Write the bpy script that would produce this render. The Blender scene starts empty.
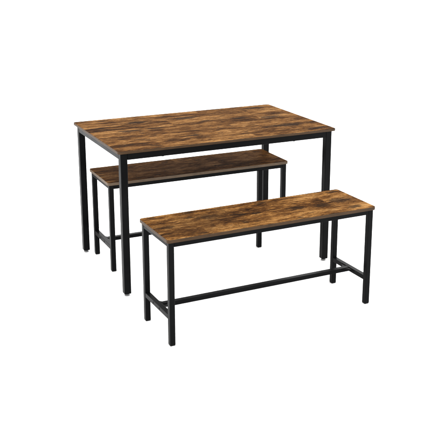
import bpy, bmesh, math, random
from mathutils import Vector, Matrix

scene = bpy.context.scene
COL = scene.collection

# ------------------------------------------------------------------ materials
def new_mat(name):
    m = bpy.data.materials.new(name); m.use_nodes = True
    nt = m.node_tree
    b = nt.nodes['Principled BSDF']
    return m, nt, b

def mathn(nt, op, a, b=None, c=None, clamp=False):
    n = nt.nodes.new('ShaderNodeMath'); n.operation = op; n.use_clamp = clamp
    for i, v in enumerate((a, b, c)):
        if v is None: continue
        if isinstance(v, (int, float)): n.inputs[i].default_value = v
        else: nt.links.new(v, n.inputs[i])
    return n.outputs[0]

def noise(nt, vec, scale, detail=4, rough=.5, dist=0.0, w=None):
    n = nt.nodes.new('ShaderNodeTexNoise')
    if w is not None:
        n.noise_dimensions = '4D'; n.inputs['W'].default_value = w
    n.inputs['Scale'].default_value = scale
    n.inputs['Detail'].default_value = detail
    n.inputs['Roughness'].default_value = rough
    n.inputs['Distortion'].default_value = dist
    nt.links.new(vec, n.inputs['Vector'])
    return n.outputs['Fac']

def mapping(nt, vec, scale, loc=(0, 0, 0), rot=(0, 0, 0)):
    n = nt.nodes.new('ShaderNodeMapping')
    n.inputs['Scale'].default_value = scale
    n.inputs['Location'].default_value = loc
    n.inputs['Rotation'].default_value = rot
    nt.links.new(vec, n.inputs['Vector'])
    return n.outputs[0]

def smooth(nt, v, lo, hi, a=0.0, b=1.0):
    n = nt.nodes.new('ShaderNodeMapRange'); n.interpolation_type = 'SMOOTHSTEP'
    n.inputs['From Min'].default_value = lo; n.inputs['From Max'].default_value = hi
    n.inputs['To Min'].default_value = a; n.inputs['To Max'].default_value = b
    nt.links.new(v, n.inputs['Value'])
    return n.outputs[0]

def mixc(nt, f, a, b, mode='MIX'):
    n = nt.nodes.new('ShaderNodeMix'); n.data_type = 'RGBA'; n.blend_type = mode
    if isinstance(f, (int, float)): n.inputs[0].default_value = f
    else: nt.links.new(f, n.inputs[0])
    for i, v in ((6, a), (7, b)):
        if isinstance(v, tuple): n.inputs[i].default_value = (*v, 1)
        else: nt.links.new(v, n.inputs[i])
    return n.outputs[2]

def ramp(nt, f, stops):
    n = nt.nodes.new('ShaderNodeValToRGB')
    e = n.color_ramp.elements
    while len(e) < len(stops): e.new(.5)
    for el, (p, c) in zip(e, stops): el.position = p; el.color = (*c, 1)
    nt.links.new(f, n.inputs[0])
    return n.outputs[0]

WG = .62      # overall wood reflectance gain

def wood(name, seed, stretch=4.5, patch=1.0, spots=(), gain=1.0, blotch=.5, strip=.07, run=.46, contrast=1.9):
    """rustic printed board: long streaks, ragged dark stains, fine grain"""
    m, nt, b = new_mat(name)
    tc = nt.nodes.new('ShaderNodeTexCoord').outputs['Object']
    # gentle warp so that the grain wanders
    wv = noise(nt, mapping(nt, tc, (2.2, 5, 1), (seed, 3.1, 0)), 1.6, 3, .5)
    sep = nt.nodes.new('ShaderNodeSeparateXYZ'); nt.links.new(tc, sep.inputs[0])
    yy = mathn(nt, 'ADD', sep.outputs['Y'], mathn(nt, 'MULTIPLY', mathn(nt, 'SUBTRACT', wv, .5), .05))
    # the print imitates reclaimed strips: each strip and run has its own figure and tone
    row = mathn(nt, 'FLOOR', mathn(nt, 'DIVIDE', mathn(nt, 'ADD', yy, seed), strip))
    wr = nt.nodes.new('ShaderNodeTexWhiteNoise'); wr.noise_dimensions = '1D'; nt.links.new(row, wr.inputs['W'])
    jag = noise(nt, mapping(nt, tc, (1, 3, 1), (seed, 6, 0)), 40, 3, .6)
    xr = mathn(nt, 'ADD', mathn(nt, 'ADD', sep.outputs['X'], mathn(nt, 'MULTIPLY', wr.outputs['Value'], run * 3)), mathn(nt, 'MULTIPLY', jag, .03))
    colm = mathn(nt, 'FLOOR', mathn(nt, 'DIVIDE', xr, run))
    cell = mathn(nt, 'ADD', mathn(nt, 'MULTIPLY', row, 13.37), mathn(nt, 'MULTIPLY', colm, 5.11))
    wc = nt.nodes.new('ShaderNodeTexWhiteNoise'); wc.noise_dimensions = '1D'; nt.links.new(cell, wc.inputs['W'])
    cellr = wc.outputs['Value']
    comb = nt.nodes.new('ShaderNodeCombineXYZ')
    nt.links.new(sep.outputs['X'], comb.inputs[0]); nt.links.new(yy, comb.inputs[1])
    nt.links.new(mathn(nt, 'MULTIPLY', cellr, .35), comb.inputs[2])
    v = comb.outputs[0]
    tone = noise(nt, mapping(nt, v, (1, stretch, 1), (seed * 1.7, 0, 0)), 5.0, 12, .76, .35, w=seed)
    streak = noise(nt, mapping(nt, v, (1, stretch * 3.2, 1), (seed, 9, 0)), 9.5, 10, .74, .3, w=seed + 4)
    grain = noise(nt, mapping(nt, v, (1.3, 26, 1), (seed, 2, 0)), 22, 5, .7, 0, w=seed + 8)
    f = mathn(nt, 'ADD', mathn(nt, 'MULTIPLY', tone, .62), mathn(nt, 'MULTIPLY', streak, .38))
    f = mathn(nt, 'ADD', f, mathn(nt, 'MULTIPLY', mathn(nt, 'SUBTRACT', grain, .5), .45))
    f = mathn(nt, 'ADD', f, mathn(nt, 'MULTIPLY', mathn(nt, 'SUBTRACT', cellr, .5), .05))
    # short dark checks and pores along the grain
    chk = noise(nt, mapping(nt, v, (1.0, 9, 1), (seed, 4, 0)), 30, 5, .75, .6, w=seed + 5)
    f = mathn(nt, 'SUBTRACT', f, smooth(nt, chk, .56, .62, 0, .13))
    # cross-wise mottling (saw marks and knots of the print)
    mott = noise(nt, mapping(nt, v, (1.0, 1.6, 1), (seed, 5, 0)), 34, 9, .8, .9, w=seed + 2)
    f = mathn(nt, 'ADD', f, mathn(nt, 'MULTIPLY', mathn(nt, 'SUBTRACT', mott, .5), .28 * blotch))
    f = mathn(nt, 'ADD', mathn(nt, 'MULTIPLY', mathn(nt, 'SUBTRACT', f, .5), contrast), .49)
    c = ramp(nt, f, [(.26, (.016, .008, .004)), (.38, (.042, .017, .006)), (.47, (.092, .037, .010)),
                     (.56, (.155, .068, .018)), (.68, (.270, .130, .038)), (.84, (.36, .20, .075))])
    st = noise(nt, mapping(nt, v, (1, 2.6, 1), (seed * 2.3, 1, 0)), 5.5, 12, .80, .9, w=seed + 6)
    sm = smooth(nt, st, .545, .595)
    sm = mathn(nt, 'MULTIPLY', sm, smooth(nt, mott, .42, .54, .3, 1.0))
    sm = mathn(nt, 'MULTIPLY', sm, patch)
    # individually placed stains (x, y, rx, ry, strength)
    rag = noise(nt, mapping(nt, v, (1, 2.2, 1), (seed, 0, 0)), 30, 9, .82, .9, w=seed + 3)
    for (sx, sy, rx, ry, s) in spots:
        dx = mathn(nt, 'DIVIDE', mathn(nt, 'SUBTRACT', sep.outputs['X'], sx), rx)
        dy = mathn(nt, 'DIVIDE', mathn(nt, 'SUBTRACT', yy, sy), ry)
        d = mathn(nt, 'SQRT', mathn(nt, 'ADD', mathn(nt, 'MULTIPLY', dx, dx), mathn(nt, 'MULTIPLY', dy, dy)))
        d = mathn(nt, 'ADD', d, mathn(nt, 'MULTIPLY', mathn(nt, 'SUBTRACT', rag, .5), 4.6))
        sp = mathn(nt, 'MULTIPLY', smooth(nt, d, 1.15, .55), s)
        sm = mathn(nt, 'MAXIMUM', sm, sp)
    # thin broken cracks following the grain
    ck = noise(nt, mapping(nt, v, (1, 7, 1), (seed, 8, 0)), 9, 6, .6, .5, w=seed + 7)
    line = smooth(nt, mathn(nt, 'ABSOLUTE', mathn(nt, 'SUBTRACT', ck, .5)), .016, .004)
    gate = smooth(nt, noise(nt, mapping(nt, v, (1, 2, 1), (seed, 2, 0)), 14, 4, .6, 0, w=seed + 1), .5, .6)
    sm = mathn(nt, 'MAXIMUM', sm, mathn(nt, 'MULTIPLY', mathn(nt, 'MULTIPLY', line, gate), .8))
    sm = mathn(nt, 'MULTIPLY', sm, .93)
    c = mixc(nt, sm, c, (.015, .0088, .0056))
    # worn pale flecks
    fl = noise(nt, mapping(nt, v, (1, 4, 1), (seed, 7, 0)), 34, 4, .6, 0, w=seed + 9)
    c = mixc(nt, smooth(nt, fl, .62, .74, 0, .38), c, (.40, .25, .12))
    c = mixc(nt, 1.0, c, (gain * WG,) * 3, 'MULTIPLY')
    nt.links.new(c, b.inputs['Base Color'])
    nt.links.new(smooth(nt, f, .35, .7, .62, .48), b.inputs['Roughness'])
    b.inputs['Specular IOR Level'].default_value = .003
    bp = nt.nodes.new('ShaderNodeBump'); bp.inputs['Strength'].default_value = .25
    bp.inputs['Distance'].default_value = .0006
    nt.links.new(f, bp.inputs['Height']); nt.links.new(bp.outputs[0], b.inputs['Normal'])
    return m

def edge_mat(name, base):
    m, nt, b = new_mat(name)
    tc = nt.nodes.new('ShaderNodeTexCoord').outputs['Object']
    n = noise(nt, mapping(nt, tc, (1, 1, 6)), 30, 6, .7)
    n2 = noise(nt, mapping(nt, tc, (1, 1, 1)), 7, 4, .6)
    f = mathn(nt, 'ADD', mathn(nt, 'MULTIPLY', n, .6), mathn(nt, 'MULTIPLY', n2, .4))
    c = ramp(nt, f, [(.3, tuple(x * .55 for x in base)), (.5, base), (.7, tuple(x * 1.45 for x in base))])
    nt.links.new(c, b.inputs['Base Color'])
    b.inputs['Roughness'].default_value = .5
    b.inputs['Specular IOR Level'].default_value = .1
    return m

def black_metal():
    m, nt, b = new_mat('black_powder_coat')
    tc = nt.nodes.new('ShaderNodeTexCoord').outputs['Object']
    n = noise(nt, tc, 900, 2, .5)
    n2 = noise(nt, tc, 9, 4, .6)
    c = ramp(nt, n2, [(.3, (.0018, .0019, .0020)), (.7, (.0030, .0032, .0034))])
    nt.links.new(c, b.inputs['Base Color'])
    nt.links.new(smooth(nt, n2, .3, .7, .28, .38), b.inputs['Roughness'])
    b.inputs['Specular IOR Level'].default_value = .03
    bp = nt.nodes.new('ShaderNodeBump'); bp.inputs['Strength'].default_value = .15
    bp.inputs['Distance'].default_value = .0002
    nt.links.new(n, bp.inputs['Height']); nt.links.new(bp.outputs[0], b.inputs['Normal'])
    return m

def plain(name, col, rough, spec=.2, metal=0):
    m, nt, b = new_mat(name)
    tc = nt.nodes.new('ShaderNodeTexCoord').outputs['Object']
    n = noise(nt, tc, 60, 3, .6)
    c = ramp(nt, n, [(.3, tuple(x * .9 for x in col)), (.7, tuple(min(1, x * 1.1) for x in col))])
    nt.links.new(c, b.inputs['Base Color'])
    b.inputs['Roughness'].default_value = rough
    b.inputs['Specular IOR Level'].default_value = spec
    b.inputs['Metallic'].default_value = metal
    return m

TABLE_STAINS = [(x, y, r * 1.15, r * .45, .9) for x, y, r in (
    (-.267, .199, .065), (-.414, .308, .03), (-.47, .141, .03), (-.364, .031, .06), (-.232, .041, .045), (-.36, -.299, .025),
    (.053, .086, .03), (-.008, .197, .07), (.244, .075, .045), (.381, -.177, .08), (.477, -.30, .06), (.394, .031, .055),
    (.435, .277, .055), (-.13, -.19, .04))]
BENCH_STAINS = [(x, y, r * 1.05, r * .55, .84) for x, y, r in (
    (-.219, .04, .065), (-.295, .063, .03), (-.428, -.009, .045), (-.439, .14, .02), (-.269, .135, .035), (-.085, .018, .03),
    (-.019, 0, .025), (-.112, -.086, .015), (.172, -.017, .045), (.291, -.028, .045), (.402, -.001, .055), (.119, -.128, .015),
    (.44, .12, .035), (-.325, -.13, .025), (.073, .113, .03), (.41, -.104, .035))] + [(-.34, -.03, .17, .12, .42), (-.20, .03, .13, .09, .45)]
M_TABLE = wood('rustic_board_table', 3.7, stretch=5.0, patch=.85, blotch=.5, spots=TABLE_STAINS, gain=1.0, contrast=2.6)
M_SEAT_F = wood('rustic_board_front_bench', 11.2, stretch=2.9, patch=.7, blotch=1.0, spots=BENCH_STAINS, gain=1.04, contrast=2.3)
M_SEAT_R = wood('rustic_board_rear_bench', 21.9, stretch=3.6, patch=1.0, blotch=.5, gain=.98)
M_EDGE = edge_mat('board_edge_band', (.030, .0160, .0068))
M_EDGE_R = edge_mat('rear_bench_edge_band', (.066, .046, .030))
M_METAL = black_metal()
M_HOLE = plain('dark_bolt_socket', (.002, .002, .002), .6, .05)
M_BOLT = plain('blackened_bolt', (.006, .006, .006), .4, .2)
M_FOOT = plain('grey_levelling_foot', (.10, .10, .10), .4, .3)
M_FLOOR = plain('white_studio_floor', (.88, .88, .88), .9, .0)

# ------------------------------------------------------------------ mesh tools
def link_mesh(name, bm, mat, parent=None, smooth_=False, loc=(0, 0, 0)):
    bmesh.ops.recalc_face_normals(bm, faces=bm.faces[:])
    me = bpy.data.meshes.new(name); bm.to_mesh(me); bm.free()
    me.materials.append(mat)
    for p in me.polygons: p.use_smooth = smooth_
    o = bpy.data.objects.new(name, me); COL.objects.link(o)
    o.location = loc
    if parent: o.parent = parent
    return o

def box(bm, x0, x1, y0, y1, z0, z1, bev=.0015, seg=2):
    t = bmesh.new()
    bmesh.ops.create_cube(t, size=1)
    for v in t.verts:
        v.co = Vector(((x0 + x1) / 2 + v.co.x * (x1 - x0), (y0 + y1) / 2 + v.co.y * (y1 - y0), (z0 + z1) / 2 + v.co.z * (z1 - z0)))
    if bev: bmesh.ops.bevel(t, geom=t.edges[:], offset=bev, segments=seg, affect='EDGES', profile=.5)
    merge(bm, t)

def merge(bm, t):
    me = bpy.data.meshes.new('tmp'); t.to_mesh(me); t.free()
    bm.from_mesh(me); bpy.data.meshes.remove(me)

def lathe(bm, prof, cx=0, cy=0, z=0, n=20, axis='z'):
    t = bmesh.new(); rings = []
    for r, h in prof:
        rings.append([t.verts.new((r * math.cos(2 * math.pi * i / n), r * math.sin(2 * math.pi * i / n), h)) for i in range(n)])
    for a, b in zip(rings, rings[1:]):
        for i in range(n):
            t.faces.new((a[i], a[(i + 1) % n], b[(i + 1) % n], b[i]))
    t.faces.new(rings[0][::-1]); t.faces.new(rings[-1])
    if axis == 'x':
        t.transform(Matrix.Rotation(math.radians(90), 4, 'Y'))
    if axis == 'y':
        t.transform(Matrix.Rotation(math.radians(90), 4, 'X'))
    t.transform(Matrix.Translation((cx, cy, z)))
    merge(bm, t)

def outline(L, W, r, n=8):
    pts = []
    for (cx, cy, a0) in ((L / 2 - r, W / 2 - r, 0), (-L / 2 + r, W / 2 - r, 90), (-L / 2 + r, -W / 2 + r, 180), (L / 2 - r, -W / 2 + r, 270)):
        for i in range(n + 1):
            a = math.radians(a0 + 90 * i / n)
            pts.append((cx + r * math.cos(a), cy + r * math.sin(a)))
    return pts

def board(name, L, W, r, t, mat, parent, ztop):
    """board core with slightly eased top arris + a wrapped edge band as its sub-part"""
    bm = bmesh.new()
    o = link_loops(bm, [(outline(L - .0016, W - .0016, r), -t), (outline(L - .0016, W - .0016, r), -.0006), (outline(L - .0030, W - .0030, r), 0)])
    ob = link_mesh(name, bm, mat, parent, loc=(0, 0, ztop))
    bm = bmesh.new()
    out = [(outline(L - .0018, W - .0018, r), -.0004 - .0002), (outline(L - .0006, W - .0006, r), -.0010), (outline(L, W, r), -.0020),
           (outline(L, W, r), -t + .0012), (outline(L - .0010, W - .0010, r), -t - .0002), (outline(L - .0018, W - .0018, r), -t - .0002)]
    link_loops(bm, out, caps=False, close=True)
    link_mesh('edge_band', bm, M_EDGE, ob, smooth_=False)
    return ob

def link_loops(bm, loops, caps=True, close=False):
    rings = [[bm.verts.new((x, y, z)) for x, y in pts] for pts, z in loops]
    seq = list(zip(rings, rings[1:]))
    if close: seq.append((rings[-1], rings[0]))
    for a, b in seq:
        n = len(a)
        for i in range(n): bm.faces.new((a[i], a[(i + 1) % n], b[(i + 1) % n], b[i]))
    if caps:
        bm.faces.new(rings[0][::-1]); bm.faces.new(rings[-1])

def empty(name, label, cat, loc, rz, group=None):
    o = bpy.data.objects.new(name, None); COL.objects.link(o)
    o.empty_display_size = .1
    o.location = loc; o.rotation_euler = (0, 0, rz)
    o['label'] = label; o['category'] = cat
    if group: o['group'] = group
    return o

# ------------------------------------------------------------------ table
LT, WT, HT, DT, ST, TT = 1.1047, .6914, .6806, .0150, .0321, .0118
def make_table():
    root = empty('dining_table', 'large table with rustic brown top on four black metal legs, tallest piece here', 'table', (0, 0, 0), 0)
    board('tabletop', LT, WT, .014, TT, M_TABLE, root, HT)
    zt = HT - TT - .0004
    bx, by = LT / 2 - DT, WT / 2 - DT
    for sx in (-1, 1):
        for sy in (-1, 1):
            cx, cy = sx * (bx - ST / 2), sy * (by - ST / 2)
            bm = bmesh.new()
            box(bm, -ST / 2, ST / 2, -ST / 2, ST / 2, .0115, zt, .0030, 3)
            leg = link_mesh('leg', bm, M_METAL, root, loc=(cx, cy, 0))
            bm = bmesh.new()
            lathe(bm, [(.0095, 0), (.0118, .0012), (.0118, .0060), (.0085, .0085), (.0055, .0090), (.0055, .0125)])
            link_mesh('foot', bm, M_FOOT, leg, True)
    hz = .0315
    for sy in (-1, 1):
        bm = bmesh.new()
        y = sy * (by - ST / 2)
        box(bm, -bx + ST + .0003, bx - ST - .0003, y - ST / 2 + .0006, y + ST / 2 - .0006, zt - hz, zt - .0005, .0015)
        rail = link_mesh('long_rail', bm, M_METAL, root)
        for x in (-.335, .335):
            bm = bmesh.new()
            lathe(bm, [(.0065, -.0035), (.0075, -.0020), (.0075, .001)], x, y - sy * 0 , zt - hz - .0002, 14)
            link_mesh('bolt', bm, M_BOLT, rail)
    for sx in (-1, 1):
        bm = bmesh.new()
        x = sx * (bx - ST / 2)
        box(bm, x - ST / 2 + .0006, x + ST / 2 - .0006, -by + ST + .0003, by - ST - .0003, zt - hz, zt - .0005, .0015)
        link_mesh('short_rail', bm, M_METAL, root)
    return root

# ------------------------------------------------------------------ benches
LB, WB, HB, DB, SB, TB = .975, .3023, .4518, .0081, .0233, .0140
ZC0, ZC1 = .1105, .1305
def make_bench(mat):
    root = empty('bench', '', 'bench', (0, 0, 0), 0, 'matching benches of the dining set')
    board('seat', LB, WB, .012, TB, mat, root, HB)
    zt = HB - TB - .0004
    bx, by = LB / 2 - DB, WB / 2 - DB
    for sx in (-1, 1):
        for sy in (-1, 1):
            bm = bmesh.new()
            box(bm, -SB / 2, SB / 2, -SB / 2, SB / 2, .003, zt, .0025, 3)
            leg = link_mesh('leg', bm, M_METAL, root, loc=(sx * (bx - SB / 2), sy * (by - SB / 2), 0))
            bm = bmesh.new()
            box(bm, -SB / 2 + .0012, SB / 2 - .0012, -SB / 2 + .0012, SB / 2 - .0012, 0, .006, .0012)
            link_mesh('end_cap', bm, M_BOLT, leg)
    hz = .0205
    for sy in (-1, 1):
        y = sy * (by - SB / 2); bm = bmesh.new()
        box(bm, -bx + SB + .0003, bx - SB - .0003, y - SB / 2 + .0006, y + SB / 2 - .0006, zt - hz, zt - .0005, .0014)
        link_mesh('long_rail', bm, M_METAL, root)
    for sx in (-1, 1):
        x = sx * (bx - SB / 2); bm = bmesh.new()
        box(bm, x - SB / 2 + .0006, x + SB / 2 - .0006, -by + SB + .0003, by - SB - .0003, zt - hz, zt - .0005, .0014)
        link_mesh('short_rail', bm, M_METAL, root)
        bm = bmesh.new()
        box(bm, x - SB / 2 + .0008, x + SB / 2 - .0008, -by + SB + .0003, by - SB - .0003, ZC0, ZC1, .0014)
        cb = link_mesh('crossbar', bm, M_METAL, root)
        for y in (-.031, .034):
            bm = bmesh.new()
            lathe(bm, [(.0046, -.0006), (.0046, .0007), (.0030, .0009)] if sx > 0 else [(.0030, -.0009), (.0046, -.0007), (.0046, .0006)],
                  x + sx * (SB / 2 - .0008), y, (ZC0 + ZC1) / 2 + .0005, 14, 'x')
            link_mesh('bolt', bm, M_HOLE, cb)
    bm = bmesh.new()
    box(bm, -bx + SB - .0003, bx - SB + .0003, -SB / 2, SB / 2, ZC0 + .0006, ZC1 - .0006, .0014)
    st = link_mesh('stretcher', bm, M_METAL, root)
    for sx in (-1, 1):      # corner gussets where the stretcher meets the crossbars
        for sy in (-1, 1):
            x0 = sx * (bx - SB - .0002); y0 = sy * (SB / 2 + .0002)
            g = .022 if sx < 0 < sy else .040
            pts = [(x0, y0)]
            for i in range(9):
                a = math.radians(90 * i / 8)
                pts.append((x0 - sx * g * (1 - math.sin(a)) , y0 + sy * g * (1 - math.cos(a))))
            bm = bmesh.new()
            link_loops(bm, [(pts, ZC1 - .010), (pts, ZC1 - .003)])
            link_mesh('gusset', bm, M_METAL, st)
    return root

def copy_tree(o, parent=None):
    c = o.copy(); COL.objects.link(c)
    if parent: c.parent = parent
    for ch in [k for k in bpy.data.objects if k.parent == o]:
        copy_tree(ch, c)
    return c

table = make_table()
front = make_bench(M_SEAT_F)
rear = copy_tree(front)
front.location = (-.06123, -.72586, 0); front.rotation_euler.z = .01706
front['label'] = 'low bench standing clear in front of the table, its patchy brown seat fully in view'
rear.location = (-.01176, .12667, 0); rear.rotation_euler.z = -.00372
rear['label'] = 'low bench pushed in under the table, its shaded dark brown seat partly hidden'
yl = -(WB / 2 - DB - SB / 2)
for ch in list(rear.children):
    if ch.name.startswith('leg') and ch.location.x > 0 and ch.location.y < 0:
        # as pictured: the corner post stops at the crossbar and the leg to the floor stands a little inboard of it
        full = copy_tree(ch, rear); full.location = (.330, yl, 0); full.scale.z = (HB - TB - .0004 - .0206) / (HB - TB - .0004)
        for k in list(ch.children): bpy.data.objects.remove(k)
        bm = bmesh.new()
        box(bm, -SB / 2, SB / 2, -SB / 2, SB / 2, ZC0 - .004, HB - TB - .0004, .0018, 3)
        short = link_mesh('corner_post', bm, M_METAL, rear, loc=tuple(ch.location))
        bpy.data.objects.remove(ch)
        continue
    if ch.name.startswith('seat'):
        ch.data = ch.data.copy(); ch.data.materials[0] = M_SEAT_R
        for k in ch.children:
            k.data = k.data.copy(); k.data.materials[0] = M_EDGE_R

# ------------------------------------------------------------------ floor
bm = bmesh.new()
bmesh.ops.create_grid(bm, x_segments=2, y_segments=2, size=60)
fl = link_mesh('floor', bm, M_FLOOR)
fl['kind'] = 'structure'

# ------------------------------------------------------------------ light
w = bpy.data.worlds.new('World'); scene.world = w; w.use_nodes = True
w.node_tree.nodes['Background'].inputs[0].default_value = (1, 1, 1, 1)
w.node_tree.nodes['Background'].inputs[1].default_value = 2.9

def area(name, loc, target, size, power, sy=None):
    l = bpy.data.lights.new(name, 'AREA'); l.energy = power
    l.shape = 'RECTANGLE'; l.size = size; l.size_y = sy or size
    o = bpy.data.objects.new(name, l); COL.objects.link(o)
    o.location = loc
    o.rotation_euler = (Vector(target) - Vector(loc)).to_track_quat('-Z', 'Y').to_euler()
    return o
area('overhead_softbox', (0, .2, 4.2), (0, 0, 0), 5, 150)
area('left_softbox', (-1.9, .1, .75), (0, 0, .35), .9, 9, .9)
area('right_softbox', (2.1, -2.3, 1.1), (.4, -.3, .4), 1.0, 26, 1.2)

# ------------------------------------------------------------------ camera
def camera(cx, cy, cz, yaw, pitch, roll, f, px, py):
    fw = Vector((math.sin(yaw) * math.cos(pitch), math.cos(yaw) * math.cos(pitch), math.sin(pitch)))
    r0 = Vector((math.cos(yaw), -math.sin(yaw), 0)); u0 = r0.cross(fw)
    c, s = math.cos(roll), math.sin(roll)
    r = c * r0 + s * u0; u = c * u0 - s * r0
    cd = bpy.data.cameras.new('camera'); o = bpy.data.objects.new('camera', cd); COL.objects.link(o)
    M = Matrix((r, u, -fw)).transposed().to_4x4(); M.translation = (cx, cy, cz)
    o.matrix_world = M
    cd.sensor_width = 36; cd.lens = 36 * f; cd.shift_x = -px; cd.shift_y = -py
    cd.clip_start = .05; cd.clip_end = 300
    scene.camera = o
camera(-1.7239, -3.84926, 1.59148, .43568, -.26464, -.00269, 1.96209, -.02014, .11861)

scene.view_settings.view_transform = 'Standard'
scene.view_settings.look = 'None'
scene.view_settings.exposure = 0
scene.view_settings.gamma = 1
scene.render.resolution_x = 1024; scene.render.resolution_y = 1024
